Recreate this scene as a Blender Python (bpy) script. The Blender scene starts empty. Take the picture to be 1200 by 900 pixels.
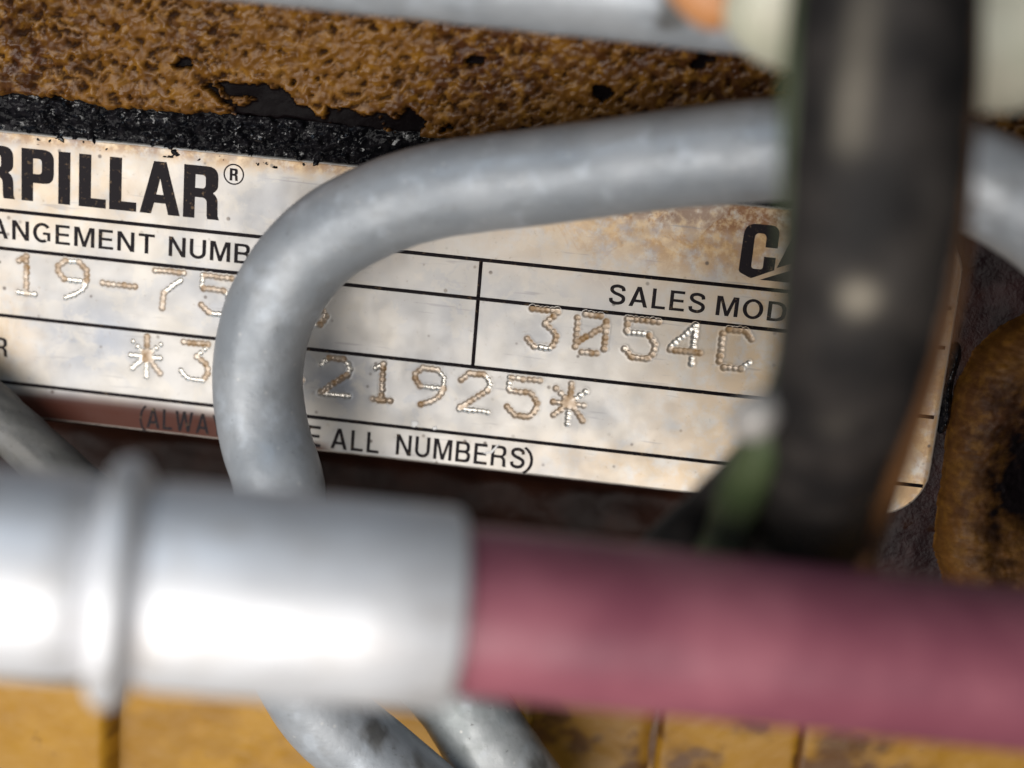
import bpy, math, random
import numpy as np
from mathutils import Vector, Matrix
from mathutils.geometry import tessellate_polygon

# ------------------------------------------------------------------ camera, world, light, exposure
S = 0.001                                   # everything below is written in millimetres
sc = bpy.context.scene
COL = sc.collection
# world axes: x right along the plate, z up, +y into the engine; plate face lies on y = 0
F_PX, CX, CY = 1800.0, 600.0, 450.0
R = np.array([[0.99050267, -0.08420465, 0.10869242],
              [0.1092785, 0.96188644, -0.25066448],
              [-0.08344265, 0.26016158, 0.96195284]])      # plate (right, down, in) -> camera (right, down, forward)
T = np.array([-3.12202814, -12.6124284, 156.0])
cpos = -R.T @ T
def p2w(p): return np.array([p[0], p[2], -p[1]])           # plate frame -> world
cam = bpy.data.cameras.new('camera')
cam_o = bpy.data.objects.new('camera', cam)
COL.objects.link(cam_o)
ax = [p2w(R[0]), -p2w(R[1]), -p2w(R[2])]
M = Matrix([[ax[0][i], ax[1][i], ax[2][i], p2w(cpos)[i] * S] for i in range(3)] + [[0, 0, 0, 1]])
cam_o.matrix_world = M
cam.sensor_width = 36.0
cam.lens = 36.0 * F_PX / 1200.0
cam.clip_start, cam.clip_end = 0.005, 20.0
cam.dof.use_dof = True
cam.dof.focus_distance = 0.1545
cam.dof.aperture_fstop = cam.lens / 4.6
sc.camera = cam_o

w = bpy.data.worlds.new('World')
sc.world = w
w.use_nodes = True
w.node_tree.nodes['Background'].inputs[0].default_value = (0.80, 0.90, 1.0, 1)
w.node_tree.nodes['Background'].inputs[1].default_value = 0.06

def area(name, loc, target, sx, sy, power, col):
    l = bpy.data.lights.new(name, 'AREA')
    l.shape = 'RECTANGLE'; l.size = sx * S; l.size_y = sy * S; l.energy = power; l.color = col
    o = bpy.data.objects.new(name, l); COL.objects.link(o)
    o.location = Vector(loc) * S
    o.rotation_euler = (Vector(target) - Vector(loc)).to_track_quat('-Z', 'Y').to_euler()
    return o
area('daylight_opening', (-85, -310, -90), (0, 0, -10), 430, 270, 2.1, (1.0, 0.97, 0.93))
area('sky_light', (-110, -230, 250), (-20, -10, 0), 240, 150, 0.36, (0.66, 0.82, 1.0))

sc.view_settings.view_transform = 'Standard'
sc.view_settings.look = 'None'
sc.view_settings.exposure = -0.3
sc.view_settings.gamma = 1.0
sc.render.engine = 'CYCLES'
sc.cycles.max_bounces = 8

# ------------------------------------------------------------------ numpy noise
def hsh(i, j, k=0):
    n = (i.astype(np.int64) * 374761393 + j.astype(np.int64) * 668265263 + k * 1274126177) & 0xffffffff
    n = ((n ^ (n >> 13)) * 1274126177) & 0xffffffff
    n = n ^ (n >> 16)
    return (n & 0xffffff) / float(0xffffff)
def vnoise(x, y, k=0):
    xi, yi = np.floor(x), np.floor(y)
    fx, fy = x - xi, y - yi
    fx, fy = fx * fx * (3 - 2 * fx), fy * fy * (3 - 2 * fy)
    a, b = hsh(xi, yi, k), hsh(xi + 1, yi, k)
    c, d = hsh(xi, yi + 1, k), hsh(xi + 1, yi + 1, k)
    return (a * (1 - fx) + b * fx) * (1 - fy) + (c * (1 - fx) + d * fx) * fy
def fbm(x, y, k=0, o=4):
    s, amp, tot = 0, 1.0, 0
    for i in range(o):
        s = s + amp * vnoise(x, y, k + i * 7); tot += amp
        x, y, amp = x * 2.03 + 11.3, y * 2.03 + 5.1, amp * .5
    return s / tot
def worley(x, y, k=0):
    xi, yi = np.floor(x), np.floor(y)
    best = np.full(x.shape, 9.0); idv = np.zeros(x.shape)
    for dx in (-1, 0, 1):
        for dy in (-1, 0, 1):
            cx, cy = xi + dx, yi + dy
            px, py = cx + hsh(cx, cy, k), cy + hsh(cx, cy, k + 31)
            d = (px - x) ** 2 + (py - y) ** 2
            m = d < best
            best = np.where(m, d, best); idv = np.where(m, hsh(cx, cy, k + 77), idv)
    return np.sqrt(best), idv
def sstep(a, b, x):
    t = np.clip((x - a) / (b - a), 0, 1)
    return t * t * (3 - 2 * t)
def blob(x, z, cx, cz, rx, rz):
    return np.exp(-(((x - cx) / rx) ** 2 + ((z - cz) / rz) ** 2))

# ------------------------------------------------------------------ builders
def px(x, y, d):
    """point (mm) seen at photo pixel x, y at depth d mm along the camera axis"""
    c = np.array([(x - CX) / F_PX * d, (y - CY) / F_PX * d, d])
    return p2w(R.T @ (c - T))
def on_y(x, y, Y):
    """point (mm) where the ray of photo pixel x, y meets the plane y = Y"""
    a, b = px(x, y, 1.0), px(x, y, 2.0)
    t = (Y - a[1]) / (b[1] - a[1])
    return a + (b - a) * t

def link(name, me, mat, parent=None, smooth=True):
    o = bpy.data.objects.new(name, me)
    COL.objects.link(o)
    if mat: me.materials.clear(); me.materials.append(mat)
    if parent is not None:
        o.parent = parent
        o.location = -Vector(parent['base']) * S
    if smooth and me.polygons:
        me.polygons.foreach_set('use_smooth', [True] * len(me.polygons))
    return o
def mesh(name, V, Fq, mat, parent=None, attrs=None, smooth=True):
    me = bpy.data.meshes.new(name)
    V = np.asarray(V, float) * S
    Fq = np.asarray(Fq)
    if Fq.dtype != object and Fq.ndim == 2:
        n, k = Fq.shape
        me.vertices.add(len(V)); me.vertices.foreach_set('co', V.ravel())
        me.loops.add(n * k); me.loops.foreach_set('vertex_index', Fq.ravel().astype(np.int32))
        me.polygons.add(n)
        me.polygons.foreach_set('loop_start', np.arange(0, n * k, k, dtype=np.int32))
        me.update(calc_edges=True)
    else:
        me.from_pydata([tuple(v) for v in V], [], [list(f) for f in Fq])
    me.validate()
    for k, a in (attrs or {}).items():
        at = me.attributes.new(k, 'FLOAT', 'POINT')
        at.data.foreach_set('value', np.asarray(a, np.float32).ravel())
    return link(name, me, mat, parent, smooth)
def thing(name, label, cat, base=(0, 0, 0), group=None):
    o = bpy.data.objects.new(name, None)
    o.empty_display_size = 0.005
    COL.objects.link(o)
    o.location = Vector(base) * S
    o['base'] = [float(b) for b in base]
    o['label'] = label; o['category'] = cat
    if group: o['group'] = group
    return o
def tag(o, label, cat):
    o['label'] = label; o['category'] = cat
    return o
def gridfaces(nu, nv, mask=None, flip=False):
    i, j = np.meshgrid(np.arange(nu - 1), np.arange(nv - 1), indexing='ij')
    a = i * nv + j
    f = np.stack([a, a + nv, a + nv + 1, a + 1], -1)
    if flip: f = f[..., ::-1]
    f = f.reshape(-1, 4)
    if mask is not None:
        m = (mask[:-1, :-1] & mask[1:, :-1] & mask[1:, 1:] & mask[:-1, 1:]).reshape(-1)
        f = f[m]
    return f
def patch(name, x0, x1, z0, z1, res, fn, mat, parent=None, smooth=True):
    """relief seen from -y: fn(X, Z) -> (Y, attributes, mask)"""
    nx, nz = int(round((x1 - x0) / res)) + 1, int(round((z1 - z0) / res)) + 1
    X, Z = np.meshgrid(np.linspace(x0, x1, nx), np.linspace(z0, z1, nz), indexing='ij')
    Y, at, mk = fn(X, Z)
    V = np.stack([X, Y, Z], -1).reshape(-1, 3)
    return mesh(name, V, gridfaces(nx, nz, mk), mat, parent, at, smooth)
def catmull(P, n=14):
    P = np.asarray(P, float)
    Q = np.vstack([2 * P[0] - P[1], P, 2 * P[-1] - P[-2]])
    out = []
    for i in range(1, len(Q) - 2):
        for t in np.linspace(0, 1, n, endpoint=False):
            a, b, c, d = Q[i - 1], Q[i], Q[i + 1], Q[i + 2]
            out.append(.5 * (2 * b + (c - a) * t + (2 * a - 5 * b + 4 * c - d) * t * t + (3 * b - a - 3 * c + d) * t ** 3))
    out.append(Q[-2])
    return np.array(out)
def sweep(name, ctrl, mat, parent=None, nr=56, n=14, bump=0.0, bscale=1.0, flat=1.0, attrfn=None, seed=3, caps=True):
    """tube through (x, y, z, radius) mm control points"""
    C = catmull(ctrl, n)
    P, rad = C[:, :3], C[:, 3]
    tg = np.gradient(P, axis=0); tg /= np.linalg.norm(tg, axis=1)[:, None]
    nrm = np.cross(tg[0], (0, 1, 0)); nrm /= np.linalg.norm(nrm)
    Vs, At = [], []
    s = np.concatenate([[0], np.cumsum(np.linalg.norm(np.diff(P, axis=0), axis=1))])
    th = np.linspace(0, 2 * math.pi, nr, endpoint=False)
    for i in range(len(P)):
        nrm = nrm - tg[i] * nrm.dot(tg[i]); nrm /= np.linalg.norm(nrm)
        bi = np.cross(tg[i], nrm)
        rr = rad[i] * np.ones(nr)
        if bump:
            rr = rr + bump * (fbm(np.cos(th) * 3 * bscale + 20, np.sin(th) * 3 * bscale + s[i] * bscale * .7 + 9, seed) - .5) * 2
        Vs.append(P[i] + (np.cos(th) * rr)[:, None] * nrm + (np.sin(th) * rr * flat)[:, None] * bi)
    V = np.array(Vs)
    if attrfn is not None:
        At = {k: v for k, v in attrfn(V).items()}
    nP = len(P)
    i, j = np.meshgrid(np.arange(nP - 1), np.arange(nr), indexing='ij')
    a, b = i * nr + j, i * nr + (j + 1) % nr
    f = np.stack([a, b, b + nr, a + nr], -1).reshape(-1, 4)
    V = V.reshape(-1, 3)
    if caps:
        c0, c1 = len(V), len(V) + 1
        V = np.vstack([V, P[0], P[-1]])
        k = np.arange(nr)
        tri = [[(q + 1) % nr, q, c0] for q in range(nr)] + [[(nP - 1) * nr + q, (nP - 1) * nr + (q + 1) % nr, c1] for q in range(nr)]
        F = np.empty(len(f) + len(tri), dtype=object)
        for q, r_ in enumerate(f.tolist() + tri): F[q] = r_
        if At:
            At = {k_: np.concatenate([np.ravel(v_), [0, 0]]) for k_, v_ in At.items()}
        return mesh(name, V, F, mat, parent, At or None)
    return mesh(name, V, f, mat, parent, At or None)
def lathe(name, A, axis, prof, mat, parent=None, nr=96):
    """profile (distance along axis, radius) turned about the line from A along axis"""
    axis = np.asarray(axis, float) / np.linalg.norm(axis)
    n1 = np.cross(axis, (0, 1, 0)); n1 /= np.linalg.norm(n1); n2 = np.cross(axis, n1)
    th = np.linspace(0, 2 * math.pi, nr, endpoint=False)
    V = []
    for t, r in prof:
        V.append(np.asarray(A) + axis * t + r * (np.cos(th)[:, None] * n1 + np.sin(th)[:, None] * n2))
    V = np.array(V); nP = len(prof)
    i, j = np.meshgrid(np.arange(nP - 1), np.arange(nr), indexing='ij')
    a, b = i * nr + j, i * nr + (j + 1) % nr
    return mesh(name, V.reshape(-1, 3), np.stack([a, b, b + nr, a + nr], -1).reshape(-1, 4), mat, parent)

# ------------------------------------------------------------------ materials
class Mat:
    def __init__(s, name):
        s.m = bpy.data.materials.new(name); s.m.use_nodes = True
        s.nt = s.m.node_tree; s.b = s.nt.nodes['Principled BSDF']
        s.tc = s.nt.nodes.new('ShaderNodeTexCoord').outputs['Object']
    def node(s, t, **kw):
        n = s.nt.nodes.new(t)
        for k, v in kw.items(): setattr(n, k, v)
        return n
    def put(s, sock, v):
        if hasattr(v, 'is_output') or isinstance(v, bpy.types.NodeSocket): s.nt.links.new(v, sock)
        elif isinstance(v, tuple) and len(v) == 3 and sock.type == 'RGBA': sock.default_value = (*v, 1)
        else: sock.default_value = v
    def noise(s, per_mm, detail=3, rough=.55, stretch=None, out='Fac', dist=0.0):
        v = s.tc
        if stretch:
            mp = s.node('ShaderNodeMapping'); s.put(mp.inputs['Vector'], v); mp.inputs['Scale'].default_value = stretch; v = mp.outputs[0]
        n = s.node('ShaderNodeTexNoise')
        s.put(n.inputs['Vector'], v); n.inputs['Scale'].default_value = per_mm * 1000
        n.inputs['Detail'].default_value = detail; n.inputs['Roughness'].default_value = rough; n.inputs['Distortion'].default_value = dist
        return n.outputs[out]
    def voro(s, per_mm, out='Distance', rnd=1.0):
        n = s.node('ShaderNodeTexVoronoi'); s.put(n.inputs['Vector'], s.tc); n.inputs['Scale'].default_value = per_mm * 1000
        n.inputs['Randomness'].default_value = rnd
        return n.outputs[out]
    def ramp(s, v, a, b, lo=0.0, hi=1.0):
        n = s.node('ShaderNodeMapRange'); n.interpolation_type = 'SMOOTHSTEP'
        s.put(n.inputs['Value'], v)
        for k, q in zip(('From Min', 'From Max', 'To Min', 'To Max'), (a, b, lo, hi)): n.inputs[k].default_value = q
        return n.outputs[0]
    def mix(s, f, a, b):
        n = s.node('ShaderNodeMix', data_type='RGBA')
        s.put(n.inputs[0], f); s.put(n.inputs[6], a); s.put(n.inputs[7], b)
        return n.outputs[2]
    def math(s, op, a, b=0.0):
        n = s.node('ShaderNodeMath', operation=op); n.use_clamp = op != 'SUBTRACT' 
        s.put(n.inputs[0], a); s.put(n.inputs[1], b)
        return n.outputs[0]
    def attr(s, name):
        n = s.node('ShaderNodeAttribute'); n.attribute_name = name
        return n.outputs['Fac']
    def bump(s, h, dist_mm, strength=1.0, prev=None):
        n = s.node('ShaderNodeBump'); s.put(n.inputs['Height'], h)
        n.inputs['Distance'].default_value = dist_mm * S; n.inputs['Strength'].default_value = strength
        if prev is not None: s.put(n.inputs['Normal'], prev)
        return n.outputs[0]
    def set(s, **kw):
        names = dict(color='Base Color', rough='Roughness', metal='Metallic', normal='Normal', coat='Coat Weight', coat_rough='Coat Roughness', spec='Specular IOR Level')
        for k, v in kw.items(): s.put(s.b.inputs[names[k]], v)
        return s.m

def m_plate():
    m = Mat('stained_aluminium')
    c = m.mix(m.ramp(m.noise(.12, 4), .35, .7), (.47, .44, .405), (.37, .36, .355))
    c = m.mix(m.math('MULTIPLY', m.attr('blue'), m.ramp(m.noise(.25, 4), .25, .6)), c, (.235, .25, .285))
    st = m.math('MULTIPLY', m.attr('stain'), m.ramp(m.noise(.45, 6, .65), .32, .58))
    c = m.mix(st, c, (.50, .335, .165))
    rust = m.math('MULTIPLY', m.attr('rust'), m.ramp(m.noise(.8, 6, .7), .38, .58))
    c = m.mix(rust, c, (.22, .085, .02))
    sp = m.ramp(m.voro(.45), .05, .13, 1, 0)
    sp = m.math('MULTIPLY', sp, m.ramp(m.noise(.09, 2), .32, .55))
    c = m.mix(m.math('MULTIPLY', sp, .85), c, (.07, .05, .04))
    c = m.mix(m.math('MULTIPLY', m.ramp(m.noise(1.1, 5, .7), .60, .70), .45), c, (.20, .15, .10))
    c = m.mix(m.math('MULTIPLY', m.ramp(m.noise(.22, 6, .65, dist=.6), .52, .56), .28), c, (.50, .45, .38))
    scr = m.ramp(m.noise(.5, 3, .5, stretch=(.25, 1, 3.2)), .64, .70)
    c = m.mix(m.math('MULTIPLY', scr, .4), c, (.2, .19, .2))
    c = m.mix(m.attr('oil_and_shade'), c, (.062, .013, .005))
    fill, pit = m.attr('fill'), m.attr('pit')
    c = m.mix(pit, c, (.66, .62, .56))
    c = m.mix(fill, c, m.mix(m.noise(1.5, 3), (.30, .150, .022), (.21, .112, .036)))
    met = m.math('SUBTRACT', .30, m.math('MULTIPLY', m.math('MAXIMUM', fill, m.math('MAXIMUM', m.attr('oil_and_shade'), rust)), .3))
    r = m.ramp(m.noise(.3, 5), .3, .7, .30, .46)
    r = m.math('SUBTRACT', r, m.math('MULTIPLY', pit, .10))
    met = m.math('ADD', met, m.math('MULTIPLY', pit, .5))
    bm = m.bump(m.noise(.10, 2), .25, .35)
    bm = m.bump(m.noise(3.0, 3), .012, .6, bm)
    return m.set(color=c, metal=met, rough=r, normal=bm, spec=m.ramp(m.attr('oil_and_shade'), 0, .8, .5, .06))
def m_print():
    m = Mat('printed_black_ink')
    c = m.mix(m.ramp(m.noise(1.6, 4, .7), .585, .66), (.014, .011, .013), (.13, .085, .05))
    return m.set(color=c, rough=.5, spec=.07)
def m_cast(name='oily_ochre_casting', r0=.28, r1=.55, sp=.34, dull=0.0):
    m = Mat(name)
    c = m.mix(m.ramp(m.noise(.07, 4), .36, .62), (.060, .018, .003), (.150, .060, .006))
    c = m.mix(m.ramp(m.noise(.8, 4), .4, .75), c, (.235, .105, .011))
    c = m.mix(dull, c, (.045, .017, .004))
    c = m.mix(m.attr('crevice'), c, (.022, .009, .004))
    c = m.mix(m.attr('oil_and_shade'), c, (.004, .0025, .003))
    r = m.ramp(m.noise(.6, 3), .3, .7, r0, r1)
    bm = m.bump(m.noise(3.0, 4, .6), .05, .8)
    return m.set(color=c, rough=r, normal=bm, spec=m.ramp(m.math('MAXIMUM', m.attr('oil_and_shade'), m.attr('crevice')), .1, .8, sp, .04))
def m_grit():
    m = Mat('black_oily_grit')
    c = m.mix(m.ramp(m.noise(1.0, 3), .4, .7), (.003, .003, .004), (.012, .011, .013))
    bm = m.bump(m.noise(2.2, 2, .5), .10, 1.0)
    return m.set(color=c, rough=.12, normal=bm, spec=m.ramp(m.noise(1.3, 2), .55, .66, .07, .6))
def m_pad():
    m = Mat('dark_oily_metal')
    c = m.mix(m.ramp(m.noise(.25, 5, .6), .35, .7), (.009, .004, .0045), (.026, .012, .012))
    c = m.mix(m.ramp(m.noise(.12, 3), .5, .8), c, (.035, .012, .006))
    bm = m.bump(m.noise(.9, 5, .6), .25, .8)
    return m.set(color=c, rough=.26, normal=bm, spec=.09)
def m_void():
    m = Mat('shaded_oily_brown')  # near-black base: shade of the recess put into the oily brown
    c = m.mix(m.ramp(m.noise(.12, 4), .35, .7), (.008, .003, .002), (.020, .007, .004))
    bm = m.bump(m.noise(.8, 5, .6), .25, .8)
    return m.set(color=c, rough=.4, normal=bm, spec=.08)
def m_yellow():
    m = Mat('yellow_engine_paint')
    c = m.mix(m.ramp(m.noise(.1, 4), .35, .7), (.36, .175, .014), (.42, .215, .022))
    g = m.ramp(m.noise(.35, 6, .7), .60, .74)
    c = m.mix(m.math('MULTIPLY', g, .8), c, (.14, .06, .012))
    c = m.mix(m.attr('grime'), c, (.10, .042, .010))
    bm = m.bump(m.noise(.7, 4), .1, .5)
    return m.set(color=c, rough=.42, normal=bm, spec=.3)
def m_tube(name, a, b, tint, dirt_and_shade=.5):
    m = Mat(name)
    c = m.mix(m.ramp(m.noise(.16, 4), .35, .68), a, b)
    c = m.mix(m.math('MULTIPLY', m.ramp(m.noise(.5, 5, .65), .5, .75), .5), c, tint)
    c = m.mix(m.math('MULTIPLY', m.ramp(m.noise(.3, 3, .5), .55, .75), .55), c, (.53, .57, .62))
    c = m.mix(m.math('MULTIPLY', m.ramp(m.noise(1.3, 4, .7), .62, .72), dirt_and_shade), c, (.10, .095, .09))
    c = m.mix(m.math('MULTIPLY', m.ramp(m.voro(.55), .05, .13, 1, 0), dirt_and_shade), c, (.62, .60, .57))
    c = m.mix(m.attr('dirt_and_shade'), c, m.mix(m.noise(.8, 4), (.03, .028, .026), (.10, .09, .075)))
    bm = m.bump(m.noise(.35, 4), .1, .5)
    bm = m.bump(m.noise(1.6, 4), .05, .7, bm)
    return m.set(color=c, metal=m.math('SUBTRACT', .22, m.math('MULTIPLY', m.attr('dirt_and_shade'), .22)), spec=.35, rough=m.ramp(m.noise(.4, 4), .3, .7, .36, .52), normal=bm)
def m_simple(name, a, b, rough=.45, metal=0.0, per=.25, bumpd=.08, bper=1.2):
    m = Mat(name)
    c = m.mix(m.ramp(m.noise(per, 4), .35, .68), a, b)
    return m.set(color=c, rough=rough, metal=metal, normal=m.bump(m.noise(bper, 3), bumpd, .6))
def m_alu():
    m = Mat('turned_aluminium')
    c = m.mix(m.ramp(m.noise(.2, 4, .6), .45, .75), (.76, .76, .78), (.60, .57, .55))
    c = m.mix(m.math('MULTIPLY', m.ramp(m.noise(.5, 4, .6, stretch=(.12, 1, 1)), .5, .7), .5), c, (.50, .46, .44))  # warm streaks: reflections put into the metal's base colour
    r = m.ramp(m.noise(.3, 4), .3, .7, .42, .55)
    bm = m.bump(m.noise(1.0, 3, .5, stretch=(3.0, .4, .4)), .05, .5)
    return m.set(color=c, rough=r, metal=.40, normal=bm)
def m_sleeve():
    m = Mat('black_dusty_sleeve')
    c = m.mix(m.ramp(m.noise(.2, 4), .35, .7), (.009, .008, .008), (.034, .029, .026))
    c = m.mix(m.attr('dust_and_streak'), c, m.mix(m.noise(.5, 3), (.26, .22, .17), (.36, .32, .25)))
    return m.set(color=c, rough=.62, spec=.16, normal=m.bump(m.noise(.5, 4), .3, .7))
M_PLATE, M_PRINT, M_CAST, M_GRIT, M_PAD, M_VOID, M_YEL, M_ALU, M_SLV = m_plate(), m_print(), m_cast(), m_grit(), m_pad(), m_void(), m_yellow(), m_alu(), m_sleeve()
M_BOSS = m_cast('dull_ochre_casting', .5, .75, .2, .5)
M_TUBE = m_tube('grey_painted_steel', (.315, .335, .36), (.385, .40, .42), (.28, .285, .285), .35)
M_TUBE2 = m_tube('weathered_zinc', (.30, .32, .32), (.44, .45, .45), (.22, .24, .22), .7)
M_HOSE = m_simple('maroon_rubber', (.205, .058, .083), (.31, .102, .130), .40, 0, .10, .06)
M_CREAM = m_simple('cream_plastic', (.56, .53, .42), (.47, .47, .36), .45)
M_ORANGE = m_simple('orange_plastic', (.50, .22, .085), (.44, .19, .07), .45)
M_GREEN = m_simple('green_wire_insulation', (.040, .060, .022), (.06, .075, .034), .5)
M_BROWN = m_simple('brown_wire_insulation', (.13, .058, .020), (.18, .08, .028), .45)
M_MUD = m_simple('dried_pale_mud', (.34, .30, .23), (.45, .41, .34), .8)
M_TIN = m_simple('dull_tin', (.30, .28, .26), (.22, .21, .20), .5, .2)

# ------------------------------------------------------------------ engine block
eng = thing('engine_block', 'oily ochre cast iron engine block behind the metal nameplate', 'engine block', (0, 1, -40))

def upper(X, Z):
    # rough-cast face that leans out above the plate, its lower rim ragged and oil blackened
    rim = 11.45 + .9 * (fbm(X * .35, X * 0 + 3.1, 5) - .5) + .5 * (fbm(X * 1.3, X * 0, 9) - .5)
    u, v = X * .93 + Z * .36, -X * .36 + Z * .93
    wx, wz = u + .5 * (fbm(X * .9, Z * .9, 1) - .5), v + .5 * (fbm(X * .9, Z * .9, 2) - .5)
    d1, i1 = worley(wx / .72, wz / .48, 4)
    d2, i2 = worley(wx / .36 + 7, wz / .28, 14)
    d3, i3 = worley(wx / 3.2 + 3, wz / 2.4, 24)
    f1 = fbm(wx * 1.2, wz * 1.7, 44, 5)
    lump = (1 - np.clip(d1 * 1.1, 0, 1) ** 2) * (.10 + .40 * i1) + (1 - np.clip(d2 * 1.1, 0, 1) ** 2) * .20 * i2 + (f1 - .5) * 1.1
    n = fbm(X * .62 + Z * .2, Z * .8, 40, 6)
    # black puddles of oil that ate through the crust just above the rim
    O = blob(X, Z, -22, 13.0, 4.8, 2.3) * 1.15 + blob(X, Z, -30.5, 17.0, 2.0, .8) * .95 + blob(X, Z, -27, 14.9, 2.8, .8) * .85 \
        + blob(X, Z, -12.5, 12.4, 6, 1.3) * .95 + blob(X, Z, -8, 13.6, 2.2, 1.0) * .7 + blob(X, Z, 21, 10.3, 7, 1.0) * .7 + blob(X, Z, -44, 11.6, 6, .8) * .6
    pits = (i3 > .84) * sstep(.34, .14, d3 + .8 * (n - .5)) * .9 * sstep(-20, -8, X)
    oil_and_shade = sstep(.50, .58, O * .92 + (n - .5) * 1.5)
    oil_and_shade = np.maximum(oil_and_shade, sstep(.5, .8, pits))
    slope = -1.2 - (Z - 11.5) * .22 - .012 * (Z - 11.5) ** 2
    Y = slope - .72 * lump * (1 - .93 * oil_and_shade) + oil_and_shade * .75 - .5 * (fbm(X * .12, Z * .2, 60) - .5)
    edge = sstep(0, 1.0, Z - rim)
    Y = Y + (1 - edge) * 2.0
    crev = np.clip(sstep(.30, -.10, lump), 0, 1) + .6 * sstep(-20, -48, X) * sstep(.5, .2, n)
    return Y, {'oil_and_shade': oil_and_shade, 'crevice': np.clip(crev, 0, 1)}, Z > rim - .25
patch('casting_face', -66, 72, 10.6, 44, .17, upper, M_CAST, eng)

def strip(X, Z):
    d1, i1 = worley(X / .62, Z / .5, 3)
    d2, i2 = worley(X / .3, Z / .3, 8)
    g = (1 - np.clip(d1, 0, 1) ** 2) * .8 * i1 + (1 - np.clip(d2, 0, 1)) * .35
    g = g - .35
    smooth = .7 * sstep(.62, .75, fbm(X * .22, Z * .3, 33)) + sstep(-14, -10, X)
    Y = .45 - sstep(8.2, 11.5, Z) * 1.0 - g * (1 - .85 * np.clip(smooth, 0, 1)) - .3 * (fbm(X * .4, Z * .6, 21) - .5)
    return Y, {}, None
patch('grit_ledge', -70, 66, 7.2, 12.3, .16, strip, M_GRIT, eng, False)

def pad(X, Z):
    n = fbm(X * .22, Z * .22, 90, 5)
    Y = .78 - .5 * (n - .5) - .12 * fbm(X * 1.4, Z * 1.4, 91)
    Y = np.maximum(Y, .66) * (X < 47) + Y * (X >= 47)
    Y = Y + sstep(-22.6, -24.2, Z) * sstep(40, 36, X) * 9
    return Y, {}, (Z > -23.6) | (X > 36)
patch('mounting_pad', -78, 72, -30.5, 9.0, .4, pad, M_PAD, eng)
def oilbead(X, Z):
    d, i = worley(X / .75, Z / .75, 51)
    e = np.exp(-((X - 48.15 - .15 * np.sin(Z)) / .42) ** 2) * sstep(-13.5, -11.5, Z) * sstep(-3.0, -5, Z)
    Y = .75 - e * (.5 + .75 * (1 - np.clip(d, 0, 1) ** 2)) 
    return Y, {}, e > .1
patch('grit_bead', 47, 49.6, -14, -2, .1, oilbead, M_GRIT, eng, False)

def recess(X, Z):
    n = fbm(X * .12, Z * .12, 70, 5)
    Y = 9 + 10 * sstep(-23, -30, Z) - 3 * (n - .5) - sstep(-44, -52, Z) * 8
    Y = Y - 8 * sstep(38, 44, X) * sstep(-50, -40, Z) 
    return Y, {}, None
patch('recess_wall', -78, 74, -84, -22.8, .8, recess, M_VOID, eng)

# rounded cast boss beside the plate
BOSS = [on_y(a, b, -1.5)[[0, 2]] for a, b in [(1290, 330), (1220, 362), (1178, 386), (1146, 418), (1124, 455), (1113, 505), (1108, 560), (1101, 610), (1098, 650), (1112, 710), (1180, 760), (1330, 780)]]
def sd_poly(X, Z, P):
    P = np.asarray(P); d = np.full(X.shape, 1e9); ins = np.zeros(X.shape, bool)
    for i in range(len(P)):
        a, b = P[i], P[(i + 1) % len(P)]
        e = b - a; t = np.clip(((X - a[0]) * e[0] + (Z - a[1]) * e[1]) / e.dot(e), 0, 1)
        d = np.minimum(d, np.hypot(X - a[0] - t * e[0], Z - a[1] - t * e[1]))
        c = ((a[1] > Z) != (b[1] > Z)) & (X < (b[0] - a[0]) * (Z - a[1]) / (b[1] - a[1] + 1e-12) + a[0])
        ins ^= c
    return np.where(ins, d, -d)
def boss(X, Z):
    d = sd_poly(X + .5 * (fbm(X * .6, Z * .6, 3) - .5), Z + .5 * (fbm(X * .6, Z * .6, 6) - .5), BOSS)
    h = 4.6 * np.sqrt(np.clip(1 - (1 - np.clip(d / 4.5, 0, 1)) ** 2, 0, 1))
    d1, i1 = worley(X / .8, Z / .6, 61); d2, i2 = worley(X / .4, Z / .32, 63)
    lump = (1 - np.clip(d1, 0, 1) ** 2) * .3 * (.4 + i1) + (1 - np.clip(d2, 0, 1) ** 2) * .14
    hole = blob(X, Z, 60.5, -16.0, 7.5, 8.0)
    Y = .9 - h - .7 * lump * sstep(0, .6, d) + hole * 4.0
    oil_and_shade = np.clip(sstep(.1, .8, hole) + .7 * sstep(.35, .8, fbm(X * .5, Z * .6, 66)) * sstep(.8, 5, d), 0, 1)  # darkest in the hollow at the right, patchy away from the rim
    return Y, {'oil_and_shade': oil_and_shade, 'crevice': np.clip(.62 - lump * 1.1, 0, 1)}, d > -.3
patch('cast_boss', 47, 74, -40, 6, .18, boss, M_BOSS, eng)

def rounded_block(name, x0, x1, z0, z1, yf, depth, r, mat, res=.4, seed=0, grime=0.3, round_left=True, base=0.0):
    def fn(X, Z):
        dx = np.minimum(X - x0, x1 - X) if round_left else x1 - X
        dz = z1 - Z
        q = lambda d: r - np.sqrt(np.clip(r * r - (r - np.clip(d, 0, r)) ** 2, 0, None))
        drop = np.maximum(q(dx), q(dz))
        n = fbm(X * .3, Z * .3, seed, 4)
        Y = yf + drop * depth / r - .35 * (n - .5)
        return Y, {'grime': np.clip(base + grime * sstep(.42, .72, fbm(X * .18, Z * .22, seed + 5)) + .9 * sstep(1.2, 0, dx) * sstep(.4, .6, n) + .7 * sstep(1.5, 0, dz) * sstep(.35, .6, n), 0, 1)}, None
    return patch(name, x0, x1, z0, z1, res, fn, mat, eng)
a = on_y(130, 850, 0)
rounded_block('cast_foot', -80, a[0], -84, on_y(60, 792, 0)[2], 0, 3.2, 1.8, M_YEL, seed=101, grime=.1)
rounded_block('cast_flange', -42, on_y(640, 850, 3)[0], -86, on_y(300, 790, 3)[2], 3, 8, 3, M_YEL, seed=111, grime=.25)
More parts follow.
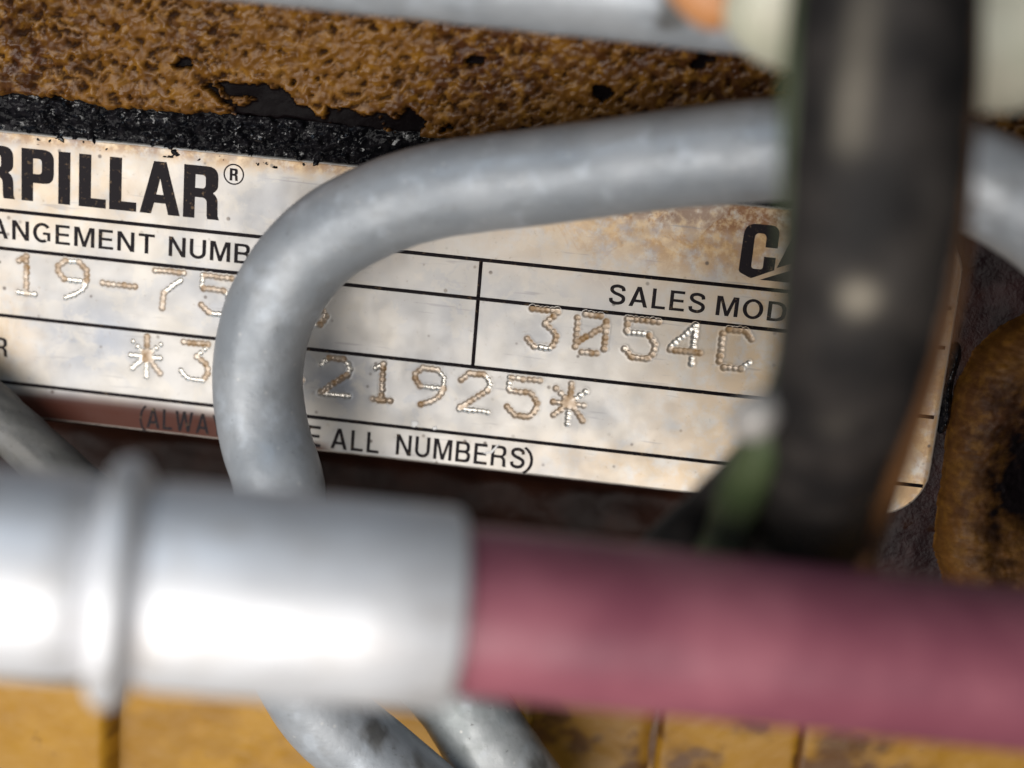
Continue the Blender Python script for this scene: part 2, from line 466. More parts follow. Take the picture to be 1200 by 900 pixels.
rounded_block('cast_web', on_y(600, 850, 5)[0], on_y(772, 860, 5)[0], -86, on_y(700, 800, 5)[2], 4.2, 2, 2.5, M_YEL, seed=121, grime=1.3, base=.5)
rounded_block('cast_base', on_y(590, 850, 6)[0], 82, -86, on_y(700, 795, 6)[2], 4.7, 6, 1.5, M_YEL, res=.8, seed=151, grime=1.3, base=.4)
rounded_block('cast_rib', on_y(771, 860, 3)[0], on_y(940, 870, 3)[0], -86, on_y(850, 810, 3)[2], 3.6, .9, 1.0, M_YEL, seed=131, grime=.9, base=.28)
rounded_block('cast_rib', on_y(938, 870, 2)[0], 80, -86, on_y(1050, 820, 2)[2], 3.4, 1.0, 1.0, M_YEL, seed=141, grime=.8, base=.25)

# ------------------------------------------------------------------ nameplate
PX0, PX1, PZ0, PZ1, PR = -75.5, 47.4, -22.05, 8.05, 5.0
plate = thing('nameplate', 'stained aluminium nameplate with black print and dot-punched serial numbers', 'nameplate', (-14, 0, -22))
def plate_attrs(X, Z):
    n = fbm(X * .12, Z * .14, 200, 4)
    stain = sstep(6.0, 8.2, Z + 1.6 * (fbm(X * .5, Z * .5, 203) - .4)) * .9
    stain = np.maximum(stain, blob(X, Z, -45, 3.5, 12, 6) * .55)
    stain = np.maximum(stain, blob(X, Z, 22, 5.0, 20, 5.0) * 1.1)
    stain = np.maximum(stain, sstep(10, 32, X) * .7)
    stain = np.maximum(stain, sstep(40, 46, X) * .95)
    stain = np.maximum(stain, blob(X, Z, -54, -14, 6, 7) * .8)
    stain = np.maximum(stain, blob(X, Z, 22, -20, 14, 3) * .6)
    stain = np.maximum(stain, blob(X, Z, -12, 3, 6, 4) * .45)
    blue = blob(X, Z, -41, -12.5, 6.5, 4.5) + blob(X, Z, -26, -6.5, 5, 3.5) * .8 + blob(X, Z, -12, -14.5, 6, 3.2) * 1.0 + blob(X, Z, -24, 2.5, 7, 3) * .4 + blob(X, Z, 3, -5, 9, 5) * .35
    rust = sstep(4.2, 6.6, Z + 1.8 * (n - .5)) * sstep(4, 20, X) * 1.2 + .6 * sstep(6.6, 7.9, Z)
    rust = np.maximum(rust, .5 * blob(X, Z, 24, 4.0, 14, 3.2))
    rust = np.maximum(rust, .45 * sstep(43.5, 46.5, X + 2 * (n - .5)))
    # lower left edge: shadow and reddish reflection painted in, plus a ragged grime rim
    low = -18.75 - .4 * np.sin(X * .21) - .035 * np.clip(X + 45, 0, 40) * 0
    oil_and_shade = sstep(low + .2, -20.2, Z) * sstep(-20.5, -27, X + .5 * n)
    oil_and_shade = np.maximum(oil_and_shade, sstep(-20.9, -21.9, Z + .5 * (fbm(X * 1.1, Z * 1.1, 230) - .5)) * sstep(-13.2, -16.0, X) * .95)
    return {'stain': np.clip(stain, 0, 1), 'blue': np.clip(blue, 0, 1), 'rust': np.clip(rust, 0, 1), 'oil_and_shade': np.clip(oil_and_shade * .97, 0, 1)}

GLY = {
    '1': [[(-.55, .72), (0, 1)], [(0, 1), (0, -1)], [(-.6, -1), (.6, -1)]],
    '9': [[(-.5, 1), (.5, 1)], [(.5, 1), (1, .6), (1, .1)], [(-.5, 1), (-1, .66), (-1, .35), (-.6, 0)], [(-.5, 0), (.95, 0)], [(1, 0), (.85, -.4), (.1, -.82), (-.5, -1)]],
    '-': [[(-1.15, 0), (1.15, 0)]],
    '7': [[(-1, 1), (1, 1)], [(1, 1), (.85, .62)], [(.75, .55), (-.25, -.1)], [(-.35, -.2), (-.4, -1)]],
    '5': [[(1.05, 1), (-.8, 1)], [(-1, 1), (-1, .4)], [(-.9, .3), (.5, .3)], [(.6, .2), (1, -.15), (1, -.6), (.65, -.95)], [(.5, -1), (-.4, -1)], [(-.5, -.95), (-1, -.6)]],
    '3': [[(-.85, 1), (.85, 1)], [(.9, .92), (.1, .3)], [(.1, .25), (.7, -.05), (1, -.45), (.75, -.85)], [(.6, -1), (-.45, -1)], [(-.55, -.95), (-1, -.62)]],
    '2': [[(-1, .6), (-.55, .95)], [(-.45, 1), (.5, 1)], [(.6, .95), (1, .6), (.9, .25)], [(.8, .15), (-.9, -.88)], [(-1, -1), (1, -1)]],
    '0': [[(-.5, 1), (.5, 1)], [(.95, .75), (.95, -.7)], [(.5, -1), (-.5, -1)], [(-1, .75), (-1, -.75)], [(.8, .45), (-.85, -.5)]],
    '4': [[(.5, -1), (.5, 1)], [(.4, .95), (-.95, -.2)], [(-1, -.38), (1, -.38)]],
    'C': [[(1, .6), (.65, .95)], [(.5, 1), (-.55, 1)], [(-.95, .75), (-.95, -.72)], [(-.6, -1), (.5, -1)], [(.6, -.95), (1, -.62)]],
    '8': [[(-.5, 1), (.5, 1)], [(.55, 1), (1, .6), (.6, .1)], [(-.55, 1), (-1, .6), (-.6, .1)], [(-.5, .05), (.5, .05)], [(.6, 0), (1, -.5), (.6, -.95)], [(-.6, 0), (-1, -.5), (-.6, -.95)], [(-.5, -1), (.5, -1)]],
    '*': [[(0, 1.05), (0, .3)], [(0, -.3), (0, -1.15)], [(-1, .7), (-.35, .25)], [(1, .7), (.35, .25)], [(-1, -.75), (-.35, -.25)], [(1, -.9), (.35, -.3)], [(-1.1, -.05), (.95, -.05)], [(-.2, .15), (.2, .15), (.2, -.2), (-.2, -.2), (0, 0)]],
}
ROWS = [(-6.62, [('1', -47.9), ('9', -42.9), ('-', -37.85), ('7', -32.5), ('5', -27.4), ('5', -22.3), ('8', -17.2)]),
        (-6.45, [('3', 6.9), ('0', 11.85), ('5', 16.9), ('4', 21.5), ('C', 26.5)]),
        (-13.95, [('*', -34.7), ('3', -29.4), ('3', -24.4), ('4', -19.4), ('2', -14.35), ('1', -9.3), ('9', -4.4), ('2', .45), ('5', 5.45), ('*', 10.35)])]
rng = random.Random(12)
G = .5
tiles = []
for zc, chars in ROWS:
    for ch, xc in chars:
        xa, xb = math.floor((xc - 2.4) / G) * G, math.ceil((xc + 2.4) / G) * G
        za, zb = math.floor((zc - 2.9) / G) * G, math.ceil((zc + 2.8) / G) * G
        tiles.append([ch, xc, zc, xa, xb, za, zb])
for i, t in enumerate(tiles):           # neighbours share an edge instead of overlapping
    for q in tiles[i + 1:]:
        if q[2] == t[2] and q[3] < t[4] and q[1] > t[1]: q[3] = t[4]

xs = np.concatenate([[PX0], np.arange(-75, 47.01, G), [PX1]])
zs = np.concatenate([[PZ0], np.arange(-22, 8.01, G), [PZ1]])
X, Z = np.meshgrid(xs, zs, indexing='ij')
fmask = np.ones((len(xs) - 1, len(zs) - 1), bool)
xm, zm = (xs[:-1] + xs[1:]) / 2, (zs[:-1] + zs[1:]) / 2
for ch, xc, zc, xa, xb, za, zb in tiles:
    fmask[np.ix_((xm > xa) & (xm < xb), (zm > za) & (zm < zb))] = False
for sx, cx in ((-1, PX0 + PR), (1, PX1 - PR)):
    for sz, cz in ((-1, PZ0 + PR), (1, PZ1 - PR)):
        m_ = ((X - cx) * sx > 0) & ((Z - cz) * sz > 0)
        d = np.hypot(X - cx, Z - cz)
        k = np.where(m_ & (d > PR), PR / np.maximum(d, 1e-6), 1)
        X = np.where(m_, cx + (X - cx) * k, X); Z = np.where(m_, cz + (Z - cz) * k, Z)
nx, nz = X.shape
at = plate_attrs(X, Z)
ii, jj = np.meshgrid(np.arange(nx - 1), np.arange(nz - 1), indexing='ij')
aa = ii * nz + jj
f = np.stack([aa, aa + nz, aa + nz + 1, aa + 1], -1)[fmask]
V = np.stack([X, X * 0, Z], -1).reshape(-1, 3)
ring = [i * nz for i in range(nx)] + [(nx - 1) * nz + j for j in range(1, nz)] + [i * nz + nz - 1 for i in range(nx - 2, -1, -1)] + [j for j in range(nz - 2, 0, -1)]
rp = V[ring]
def rr_normal(p):
    c = np.array([np.clip(p[0], PX0 + PR, PX1 - PR), 0, np.clip(p[2], PZ0 + PR, PZ1 - PR)])
    v = p - c; l = np.linalg.norm(v)
    return v / l
nn = np.array([rr_normal(p) for p in rp])
jit = .10 * (fbm(rp[:, 0] * 1.3, rp[:, 2] * 1.3, 300) - .5)[:, None]
r1 = rp + nn * (.20 + jit) + np.array([0, .115, 0]); r2 = rp + nn * (.28 + jit) + np.array([0, .30, 0]); r3 = rp + nn * (.28 + jit) + np.array([0, .64, 0])
n0 = len(V); L = len(ring)
V = np.vstack([V, r1, r2, r3])
idx = [np.array(ring), n0 + np.arange(L), n0 + L + np.arange(L), n0 + 2 * L + np.arange(L)]
ff = [f]
for a_, b_ in zip(idx[:-1], idx[1:]):
    ff.append(np.stack([a_, b_, np.roll(b_, -1), np.roll(a_, -1)], -1))
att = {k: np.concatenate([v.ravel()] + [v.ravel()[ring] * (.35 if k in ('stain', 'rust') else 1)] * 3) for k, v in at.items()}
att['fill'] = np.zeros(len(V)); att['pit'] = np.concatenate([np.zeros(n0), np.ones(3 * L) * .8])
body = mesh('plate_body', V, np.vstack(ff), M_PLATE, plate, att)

def stamp(ch, xc, zc, xa, xb, za, zb):
    res = .1
    nx, nz = int(round((xb - xa) / res)) + 1, int(round((zb - za) / res)) + 1
    X, Z = np.meshgrid(np.linspace(xa, xb, nx), np.linspace(za, zb, nz), indexing='ij')
    H = np.zeros(X.shape); Fl = np.zeros(X.shape); Rim = np.zeros(X.shape)
    for st in GLY[ch]:
        filled = rng.random() < (.85 if xc > 0 else .5)
        if ch == '*' and len(st) == 5: filled = True
        pts = np.array(st, float) * (1.52, 1.98)
        seg = np.linalg.norm(np.diff(pts, axis=0), axis=1); cum = np.concatenate([[0], np.cumsum(seg)])
        n = max(1, int(round(cum[-1] / .54)))
        for t in np.linspace(0, cum[-1], n + 1):
            p = np.array([np.interp(t, cum, pts[:, 0]), np.interp(t, cum, pts[:, 1])]) + (rng.uniform(-.04, .04), rng.uniform(-.04, .04))
            d = np.hypot(X - xc - p[0], Z - zc - p[1])
            r0 = rng.uniform(.29, .38)
            H = np.maximum(H, .12 * np.clip(1 - (d / r0) ** 2, 0, 1))
            Rim = np.maximum(Rim, np.exp(-((d - r0 - .06) / .07) ** 2))
            if filled: Fl = np.maximum(Fl, sstep(.46, .30, d) * rng.uniform(.6, 1))
    pit = H > .015
    Y = H - .03 * Rim * np.exp(-H * 40) 
    Y = np.where(Fl > .4, np.minimum(Y, .065 + .03 * fbm(X * 2.5, Z * 2.5, 401)), Y)
    fade = np.minimum.reduce([sstep(0, .25, X - xa), sstep(0, .25, xb - X), sstep(0, .25, Z - za), sstep(0, .25, zb - Z)])
    Y = Y * fade
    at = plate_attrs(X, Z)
    at['fill'] = np.clip(Fl * (.22 + 1.05 * fbm(X * 1.2, Z * 1.2, 402)), 0, 1)
    at['pit'] = np.clip(H / .03, 0, 1) * (1 - at['fill']) * fade
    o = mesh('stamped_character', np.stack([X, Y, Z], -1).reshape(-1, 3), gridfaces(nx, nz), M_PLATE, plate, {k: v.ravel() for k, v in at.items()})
for t in tiles: stamp(*t)

# --- print: outlines in mm, cap height 5.43 for the big letters
def rpoly(pts, n=6):
    out = []
    for i, p in enumerate(pts):
        if len(p) == 2: out.append((p[0], p[1])); continue
        P = Vector(p[:2]); A = Vector(pts[i - 1][:2]); B = Vector(pts[(i + 1) % len(pts)][:2]); r = p[2]
        a, b = P + (A - P).normalized() * r, P + (B - P).normalized() * r
        for k in range(n + 1):
            t = k / n
            q = a * (1 - t) ** 2 + P * 2 * t * (1 - t) * .98 + P * 2 * t * (1 - t) * .02 + b * t * t
            out.append((q.x, q.y))
    return out
def flat(name, loops, x, z, mat, parent, y=-.014, sx=1, sz=1):
    ls = [[Vector((q[0], q[1], 0)) for q in l] for l in loops]
    tris = tessellate_polygon(ls)
    pts = [p for l in ls for p in l]
    V = [(x + p.x * sx, y, z + p.y * sz) for p in pts]
    nv = len(V)
    V += [(v[0], -.002, v[2]) for v in V]
    F = []
    for t in tris:
        t = list(t)
        a, b, c = (pts[q] for q in t)
        if (b - a).cross(c - a).z < 0: t = t[::-1]
        F.append(t)
    o = 0
    for l in ls:
        k = len(l)
        for q in range(k): F.append([o + q, o + (q + 1) % k, nv + o + (q + 1) % k, nv + o + q])
        o += k
    FF = np.empty(len(F), dtype=object)
    for q, r_ in enumerate(F): FF[q] = r_
    return mesh(name, V, FF, mat, parent, smooth=False)
H = 5.43
BIG = {
    'P': [rpoly([(0, 0), (1.25, 0), (1.25, 1.92), (3.47, 1.92, 1.05), (3.47, H, 1.15), (0, H)]), rpoly([(1.25, 2.86), (2.18, 2.86, .4), (2.18, 4.45, .4), (1.25, 4.45)])],
    'R': [rpoly([(0, 0), (1.22, 0), (1.22, 2.18), (2.45, 2.18, .55), (2.5, .3), (2.58, 0), (3.82, 0), (3.66, .4), (3.6, 2.35, .55), (3.1, 2.72), (3.62, 3.15, .4), (3.62, H, 1.15), (0, H)]), rpoly([(1.22, 3.12), (2.3, 3.12, .4), (2.3, 4.5, .4), (1.22, 4.5)])],
    'I': [[(0, 0), (1.28, 0), (1.28, H), (0, H)]],
    'L': [[(0, 0), (2.9, 0), (2.9, .95), (1.3, .95), (1.3, H), (0, H)]],
    'A': [[(0, 0), (1.22, 0), (1.52, 1.15), (2.74, 1.15), (3.02, 0), (4.28, 0), (2.74, H), (1.42, H)], [(1.74, 2.02), (2.5, 2.02), (2.12, 3.7)]],
    'E': [[(0, 0), (2.9, 0), (2.9, .98), (1.25, .98), (1.25, 2.3), (2.65, 2.3), (2.65, 3.2), (1.25, 3.2), (1.25, 4.45), (2.85, 4.45), (2.85, H), (0, H)]],
    'T': [[(1.1, 0), (2.4, 0), (2.4, 4.4), (3.5, 4.4), (3.5, H), (0, H), (0, 4.4), (1.1, 4.4)]],
    'C': [rpoly([(0, 0, 1.2), (3.5, 0, 1.2), (3.5, 2.1), (2.25, 2.1), (2.25, 1.0, .4), (1.25, 1.0, .4), (1.25, 4.43, .4), (2.25, 4.43, .4), (2.25, 3.4), (3.5, 3.4), (3.5, H, 1.2), (0, H, 1.2)])],
}
for ch, x in zip('CATERPILLAR', (-68.4, -64.4, -60.1, -56.2, -52.95, -48.45, -44.5, -42.3, -39.05, -35.8, -31.2)):
    flat('printed_letter', BIG[ch], x, 1.27, M_PRINT, plate)
LOGO_C = [rpoly([(0, .55, .3), (1.3, 0, .2), (3.5, 1.05), (3.5, 2.3), (2.35, 2.3), (2.35, 1.0, .3), (1.2, 1.0, .35), (1.2, 4.6, .5), (2.35, 4.6, .5), (2.35, 3.25), (3.55, 3.25), (3.55, 5.5, .95), (0.1, 5.5, 1.2)])]
flat('printed_letter', LOGO_C, 25.85, .95, M_PRINT, plate)
flat('printed_triangle', [[(2.2, -.05), (13.4, -.05), (7.8, 2.35)]], 25.85, .95, M_PRINT, plate)
flat('printed_letter', [[(3.7, 1.3), (7.6, 2.95), (9.6, 2.2), (8.4, 5.5), (5.2, 5.5)]], 25.85, .95, M_PRINT, plate)
flat('printed_letter', BIG['T'], 36.0, 1.02, M_PRINT, plate)
circ = lambda r, n=40: [(r * math.cos(2 * math.pi * k / n), r * math.sin(2 * math.pi * k / n)) for k in range(n)]
flat('registered_mark', [circ(1.08), circ(.93)], -26.0, 6.15, M_PRINT, plate)
flat('printed_letter', BIG['R'], -26.42, 5.5, M_PRINT, plate, sx=.23, sz=.23)

TK = .155
def ribbon(pts, t=TK):
    P = np.asarray(pts, float)
    d = np.gradient(P, axis=0); d[0] = P[1] - P[0]; d[-1] = P[-1] - P[-2]
    d /= np.linalg.norm(d, axis=1)[:, None]
    n = np.stack([-d[:, 1], d[:, 0]], -1) * t / 2
    return [tuple(p) for p in P + n] + [tuple(p) for p in (P - n)[::-1]]
def arc(cx, cy, rx, ry, a0, a1, n=16):
    return [(cx + rx * math.cos(math.radians(a)), cy + ry * math.sin(math.radians(a))) for a in np.linspace(a0, a1, n)]
def spl(p, n=6): return [tuple(q) for q in catmull(np.array(p), n)]
SM = {
    'A': (.78, [[(0, 0), (.165, 0), (.235, .22), (.545, .22), (.615, 0), (.78, 0), (.475, 1), (.305, 1)], [(.28, .355), (.50, .355), (.39, .78)]]),
    'N': (.72, [[(0, 0), (TK, 0), (TK, .72), (.55, 0), (.72, 0), (.72, 1), (.72 - TK, 1), (.72 - TK, .28), (.17, 1), (0, 1)]]),
    'M': (.86, [[(0, 0), (TK, 0), (TK, .76), (.36, 0), (.50, 0), (.86 - TK, .76), (.86 - TK, 0), (.86, 0), (.86, 1), (.64, 1), (.43, .27), (.22, 1), (0, 1)]]),
    'E': (.62, [[(0, 0), (.62, 0), (.62, .14), (TK, .14), (TK, .44), (.57, .44), (.57, .575), (TK, .575), (TK, .86), (.60, .86), (.60, 1), (0, 1)]]),
    'T': (.68, [[(.34 - TK / 2, 0), (.34 + TK / 2, 0), (.34 + TK / 2, .86), (.68, .86), (.68, 1), (0, 1), (0, .86), (.34 - TK / 2, .86)]]),
    'L': (.57, [[(0, 0), (.57, 0), (.57, .14), (TK, .14), (TK, 1), (0, 1)]]),
    'I': (TK, [[(0, 0), (TK, 0), (TK, 1), (0, 1)]]),
    'V': (.74, [[(.29, 0), (.45, 0), (.74, 1), (.57, 1), (.37, .24), (.17, 1), (0, 1)]]),
    'W': (1.04, [[(.20, 0), (.36, 0), (.52, .70), (.68, 0), (.84, 0), (1.04, 1), (.88, 1), (.76, .28), (.60, 1), (.44, 1), (.28, .28), (.16, 1), (0, 1)]]),
    'Y': (.74, [[(.37 - TK / 2, 0), (.37 + TK / 2, 0), (.37 + TK / 2, .40), (.74, 1), (.56, 1), (.37, .56), (.18, 1), (0, 1), (.37 - TK / 2, .40)]]),
    'U': (.70, [ribbon([(.08, 1), (.08, .6)] + arc(.35, .345, .27, .27, 180, 360) + [(.62, .6), (.62, 1)])]),
    'R': (.73, [rpoly([(0, 0), (TK, 0), (TK, .41), (.53, .41, .13), (.55, .04), (.58, 0), (.74, 0), (.70, .08), (.69, .40, .14), (.57, .485), (.70, .57, .10), (.70, 1, .24), (0, 1)]), rpoly([(TK, .545), (.545, .545, .13), (.545, .865, .13), (TK, .865)])]),
    'B': (.69, [rpoly([(0, 0), (.69, 0, .26), (.69, .53, .2), (.585, .53), (.655, .58, .08), (.655, 1, .24), (0, 1)]), rpoly([(TK, .14), (.535, .14, .15), (.535, .445, .15), (TK, .445)]), rpoly([(TK, .58), (.50, .58, .13), (.50, .865, .13), (TK, .865)])]),
    'D': (.72, [rpoly([(0, 0), (.72, 0, .42), (.72, 1, .42), (0, 1)]), rpoly([(TK, .14), (.56, .14, .3), (.56, .86, .3), (TK, .86)])]),
    'O': (.80, [arc(.4, .5, .4, .515, 0, 351, 40), arc(.4, .5, .245, .37, 0, 351, 40)]),
    'G': (.78, [ribbon(arc(.39, .5, .315, .435, 38, 322, 34) + [(.675, .30), (.675, .46), (.40, .46)])]),
    'S': (.67, [ribbon(spl([(.59, .70), (.54, .86), (.33, .93), (.13, .86), (.10, .70), (.22, .58), (.42, .50), (.58, .40), (.60, .24), (.50, .115), (.32, .07), (.12, .14), (.075, .31)]))]),
    '(': (.24, [ribbon(arc(.62, .42, .56, .72, 118, 242, 14), .12)]),
    ')': (.24, [ribbon(arc(-.38, .42, .56, .72, -62, 62, 14), .12)]),
}
SM['G'] = (.78, [ribbon(arc(.39, .5, .315, .435, 38, 300, 34) + [(.60, .125), (.69, .20)][:0], TK), [(.42, .40), (.60, .40), (.60, .10), (.735, .10), (.735, .53), (.42, .53)]])
def word(txt, u0, u1, v0, v1, gap=.17):
    tot = sum(SM[c][0] for c in txt) + gap * (len(txt) - 1)
    kx, kz, x = (u1 - u0) / tot, v1 - v0, 0.0
    V, F = [], []
    for c in txt:
        wd, loops = SM[c]
        groups = [[loops[0]], [loops[1]]] if c == 'G' else [loops]
        for gi, g in enumerate(groups):
            ls = [[Vector((q[0], q[1], 0)) for q in l] for l in g]
            pts = [p for l in ls for p in l]; o = len(V)
            for t in tessellate_polygon(ls):
                t = list(t); a, b, c_ = (pts[q] for q in t)
                if (b - a).cross(c_ - a).z < 0: t = t[::-1]
                F.append([o + q for q in t])
            V += [(u0 + (x + p.x) * kx, -.014 - .004 * gi, -v1 + p.y * kz) for p in pts]
        x += wd + gap
    FF = np.array(F)
    return mesh('printed_word', V, FF, M_PRINT, plate, smooth=False)
word('ARRANGEMENT', -58.9, -34.1, .92, 2.98)
word('NUMBER', -32.6, -19.7, .92, 2.98)
word('NUMBER', -62.6, -49.95, 13.72, 15.78)
word('SALES', 13.28, 22.95, 1.08, 3.14)
word('MODEL', 24.1, 35.0, 1.14, 3.14)
word('(ALWAYS', -35.3, -24.4, 19.62, 21.86)
word('GIVE', -22.6, -15.53, 19.55, 21.85)
word('ALL', -14.45, -9.25, 19.55, 21.82)
word('NUMBERS', -7.43, 6.25, 19.42, 21.7)
word(')', 6.5, 7.15, 19.45, 21.65)

def strip_box(name, x0, x1, z0, z1, y0=-.018):
    V = [(x0, y0, z0), (x1, y0, z0), (x1, y0, z1), (x0, y0, z1), (x0, -.003, z0), (x1, -.003, z0), (x1, -.003, z1), (x0, -.003, z1)]
    return mesh(name, V, np.array([[0, 1, 2, 3], [0, 4, 5, 1], [1, 5, 6, 2], [2, 6, 7, 3], [3, 7, 4, 0]]), M_PRINT, plate, smooth=False)
for v in (0, 4.035, 11.27, 18.61):
    strip_box('rule_line', -74.6, 47.1, -v - .19, -v + .19)
strip_box('rule_line', -.19, .19, -11.08, -4.225)
strip_box('rule_line', -.19, .19, -3.845, -.19)
# raised white flecks standing in for glints on the wet film
def glint(name, poly, mat, h=.05):
    P = [on_y(a, b, 0) for a, b in poly]
    c = np.mean(P, axis=0)
    V = [(p[0], -.022, p[2]) for p in P] + [(c[0] + (p[0] - c[0]) * .7, -.022 - h, c[2] + (p[2] - c[2]) * .7) for p in P]
    n = len(P)
    F = np.empty(n + 1, dtype=object)
    for i in range(n): F[i] = [i, (i + 1) % n, n + (i + 1) % n, n + i]
    F[n] = list(range(n, 2 * n))
    return mesh(name, V, F, mat, plate, smooth=False)
M_GLINT = m_simple('white_glint', (.82, .80, .78), (.72, .70, .68), .25)
glint('glint_fleck', [(482, 493), (490, 493), (491, 497), (486, 501), (482, 500)], M_GLINT)
glint('glint_fleck', [(506, 501), (511, 499), (513, 503), (508, 504)], M_GLINT)
glint('glint_fleck', [(566, 531), (575, 529), (584, 520), (586, 520), (577, 531), (570, 532)], M_GLINT)

# ------------------------------------------------------------------ tubes
def path(ctrl):
    return [(*px(x, y, d), r) for x, y, d, r in ctrl]
def at_y(ctrl):
    return [(*on_y(x, y, Y), r) for x, y, Y, r in ctrl]
def dirt_shade_fn(specs, seed):
    def f(V):
        D = np.zeros(V.shape[:2])
        for (a, b, Y, rad, k) in specs:
            c = on_y(a, b, Y)
            D = np.maximum(D, k * np.exp(-(np.linalg.norm(V - c, axis=2) / rad) ** 2))
        n = fbm(V[..., 0] * .7 + V[..., 1] * .4, V[..., 2] * .7, seed, 4)
        return {'dirt_and_shade': np.clip(sstep(.32, .62, D * (.35 + 1.1 * n)), 0, 1) * .85}
    return f
rt = 4.4
t1 = sweep('bent_pipe', at_y([(560, 990, -13, rt), (453, 900, -13, rt), (376, 832, -14, rt), (334, 750, -15, rt), (324, 660, -15, rt), (328, 575, -14, rt), (310, 510, -12, rt), (302, 440, -11, rt), (317, 365, -11, rt),
                             (362, 297, -11.5, rt), (424, 254, -12, rt), (510, 224, -13, rt), (640, 206, -14, rt), (760, 190, -15, rt), (870, 178, -16.5, rt + .1), (970, 172, -18, rt + .1),
                             (1060, 180, -19, rt + .1), (1140, 207, -20, rt + .1), (1215, 250, -20, rt + .1), (1300, 320, -20, rt + .1)]),
           M_TUBE, nr=96, n=18, bump=.05, bscale=.8, attrfn=dirt_shade_fn([(520, 900, -17, 4.5, 1), (455, 860, -17, 3.5, .8)], 5))
tag(t1, 'pale grey pipe bent in a hook across the front of the nameplate', 'pipe')
r2 = 4.0
t2 = sweep('diagonal_pipe', at_y([(-112, 396, -3.5, 2.9), (-37, 457, -3.5, 2.9), (36, 523, -3.5, 2.9), (134, 612, -3.9, 3.5), (270, 668, -4, r2), (420, 728, -4, r2), (520, 800, -5, r2 + .5), (590, 900, -6, r2 + .9), (650, 990, -6, r2 + .9)]),
           M_TUBE2, nr=80, n=18, bump=.16, bscale=1.0, attrfn=dirt_shade_fn([(-60, 475, -8.5, 6, 3), (5, 530, -8.5, 6, 3), (60, 575, -8.5, 6, 3), (110, 610, -8.5, 6, 3), (640, 900, -9, 3, .7)], 8), seed=11)  # left end darkened: shade under the pipe put into its colour
tag(t2, 'weathered zinc pipe running diagonally under the aluminium hose ferrule', 'pipe')
r3 = 4.4
t3 = sweep('upper_pipe', at_y([(120, -78, -24, r3), (280, -62, -24, r3), (450, -45, -24, r3), (640, -26, -24, r3), (830, -6, -24, r3), (1000, 14, -24, r3), (1200, 38, -24, r3)]),
           M_TUBE, nr=80, n=12, bump=.08, bscale=.7, attrfn=dirt_shade_fn([(790, 20, -28, 2, .9)], 15), seed=21)
tag(t3, 'straight grey pipe crossing the rough ochre casting above the nameplate', 'pipe')

# ------------------------------------------------------------------ hose with crimped ferrule
DH = 101.0
def dh(x): return DH + (x - 545) * .0084
A0 = px(-260, 648, dh(-260)); A1 = px(545, 715, DH)
hose = thing('hydraulic_hose', 'maroon rubber hose crimped into a bright aluminium ferrule', 'hose', tuple(A1 - np.array([0, 0, 8])))
sc_mm = DH / F_PX
axis = A1 - A0; LEN = np.linalg.norm(axis)
along = lambda xpix: (xpix - 11 - 545) / 805 * LEN + LEN
rF, rN, rR = 119 * sc_mm, 117 * sc_mm, 143 * sc_mm
fer = lathe('ferrule', A0, axis, [(along(170), rF - .9), (along(174), rF - .15), (along(182), rF), (along(300), rF + .05), (along(420), rF), (along(534), rF - .05), (along(541), rF - .3), (along(545), rF - .9), (along(545), 96 * sc_mm)], M_ALU, hose)
ridge = lathe('ferrule_ridge', A0, axis, [(along(112), rN - .6), (along(116), rR - .8), (along(124), rR - .2), (along(138), rR), (along(150), rR - .2), (along(160), rR - .9), (along(172), rF - .8)], M_ALU, hose)
ridge.parent = fer; ridge.location = (0, 0, 0)
lathe('hose_fitting', A0, axis, [(0, rN * .2), (0, rN - .4), (along(-220), rN), (along(60), rN), (along(102), rN - .15), (along(113), rN - .7)], M_ALU, hose)
rh = 99 * sc_mm
sweep('rubber_hose', path([(x, 713 + (x - 525) * .105 + max(0, x - 1100) ** 2 * 4e-5, dh(x), rh * (1 + max(0, x - 800) * 4e-5)) for x in (525, 700, 900, 1100, 1300, 1500)]), M_HOSE, hose, nr=96, n=16, bump=.05, bscale=.6, seed=31)

# ------------------------------------------------------------------ wiring harness
hb = px(960, 640, 118)
har = thing('wiring_harness', 'dusty black sleeved wiring harness hanging in front of the nameplate', 'wiring harness', tuple(hb))
def hr(pxw, d): return pxw * d / F_PX
H_CT = [(1050, -140, 87, hr(104, 87)), (1042, -20, 88, hr(104, 88)), (1034, 120, 89, hr(104, 89)), (1024, 250, 91, hr(101, 91)), (1010, 360, 94, hr(94, 94)), (988, 460, 99, hr(84, 99)), (963, 550, 107, hr(72, 107)), (938, 640, 118, hr(66, 118)), (905, 760, 124, hr(64, 124))]
def dust_streak_fn(V):
    D = np.zeros(V.shape[:2])
    for a, b, d, rx, k in [(1007, 348, 89, .85, 1.35), (983, 484, 96, .75, 1.1), *[(1010 - y * .11, y, 83.4 + y * .011, .85, .75) for y in range(-20, 165, 14)], (990, 610, 111, 1.2, .6), (950, 625, 111, 1.4, .8)]:  # small spots of dust and a pale lengthwise streak near the top
        D = np.maximum(D, k * np.exp(-(np.linalg.norm(V - px(a, b, d), axis=2) / rx) ** 2 * .9))
    return {'dust_and_streak': np.clip(D * .75, 0, 1)}
sweep('sleeve', path(H_CT), M_SLV, har, nr=80, n=18, bump=.28, bscale=.5, flat=.9, attrfn=dust_streak_fn, seed=41)
gw = 13
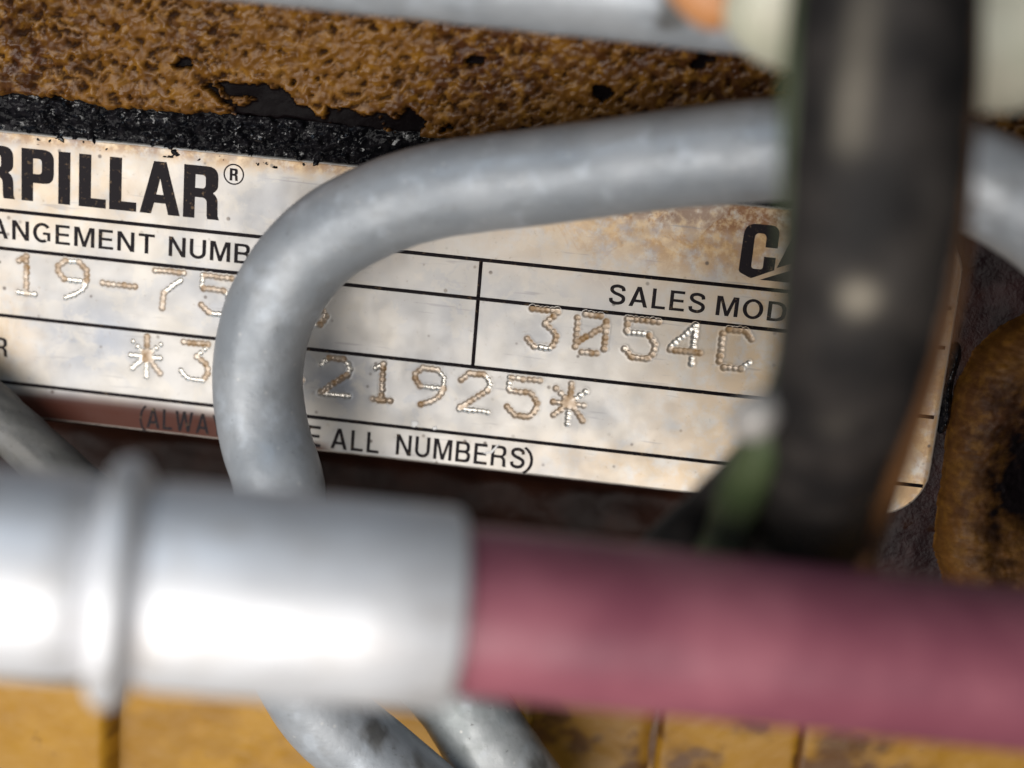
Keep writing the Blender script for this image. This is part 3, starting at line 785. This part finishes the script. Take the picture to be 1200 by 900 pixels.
sweep('green_wire', path([(952, -140, 92, hr(20, 92)), (946, -20, 92, hr(20, 92)), (934, 100, 92, hr(18, 92)), (930, 220, 93, hr(16, 93)), (928, 330, 96, hr(16, 96)), (922, 430, 100, hr(18, 100)), (900, 510, 103, hr(26, 103)), (872, 570, 108, hr(30, 108)), (842, 640, 116, hr(30, 116)), (810, 740, 124, hr(30, 124))]), M_GREEN, har, nr=24, n=12)
sweep('brown_wire', path([(1136, -140, 93, hr(14, 93)), (1136, 60, 94, hr(14, 94)), (1128, 200, 95, hr(14, 95)), (1112, 330, 98, hr(16, 98)), (1086, 430, 102, hr(18, 102)), (1050, 530, 108, hr(20, 108)), (1010, 640, 117, hr(22, 117)), (980, 740, 124, hr(22, 124))]), M_BROWN, har, nr=24, n=12)
sweep('dark_wire', path([(905, 500, 104, hr(20, 104)), (872, 548, 108, hr(26, 108)), (825, 600, 114, hr(28, 114)), (770, 650, 121, hr(26, 121)), (720, 720, 126, hr(24, 126))]), M_SLV, har, nr=24, n=10, attrfn=lambda V: {'dust_and_streak': np.zeros(V.shape[:2])})
# pale pinched clip on the left of the sleeve
sweep('wire_clip', path([(868, 506, 101, hr(10, 101)), (876, 498, 100, hr(22, 100)), (886, 488, 99, hr(26, 99)), (900, 476, 99, hr(22, 99)), (914, 466, 99, hr(12, 99))]), M_TIN, har, nr=24, n=6)

# ------------------------------------------------------------------ cream clamp ring and orange plug behind the harness
cl = thing('hose_clip', 'cream plastic clip with rounded ends behind the black harness', 'clip', tuple(px(1010, 90, 104)))
sweep('clip_body', path([(862, -40, 104, hr(30, 104)), (878, -34, 104, hr(78, 104)), (905, -30, 104, hr(100, 104)), (960, -22, 105, hr(110, 105)), (1040, -8, 105, hr(118, 105)), (1120, 6, 104, hr(122, 104)), (1170, 14, 103, hr(118, 103)), (1225, 22, 103, hr(104, 103)), (1270, 30, 103, hr(60, 103))]), M_CREAM, cl, nr=64, n=10, bump=.1, bscale=.4, seed=51)
og = sweep('orange_plug', path([(790, -60, 106, hr(10, 106)), (800, -46, 106, hr(34, 106)), (826, -18, 106, hr(42, 106)), (850, 4, 106, hr(38, 106)), (864, 16, 106, hr(22, 106)), (868, 20, 106, hr(6, 106))]), M_ORANGE, None, nr=40, n=8, seed=61)
tag(og, 'small orange plastic plug beside the cream clip', 'plug')
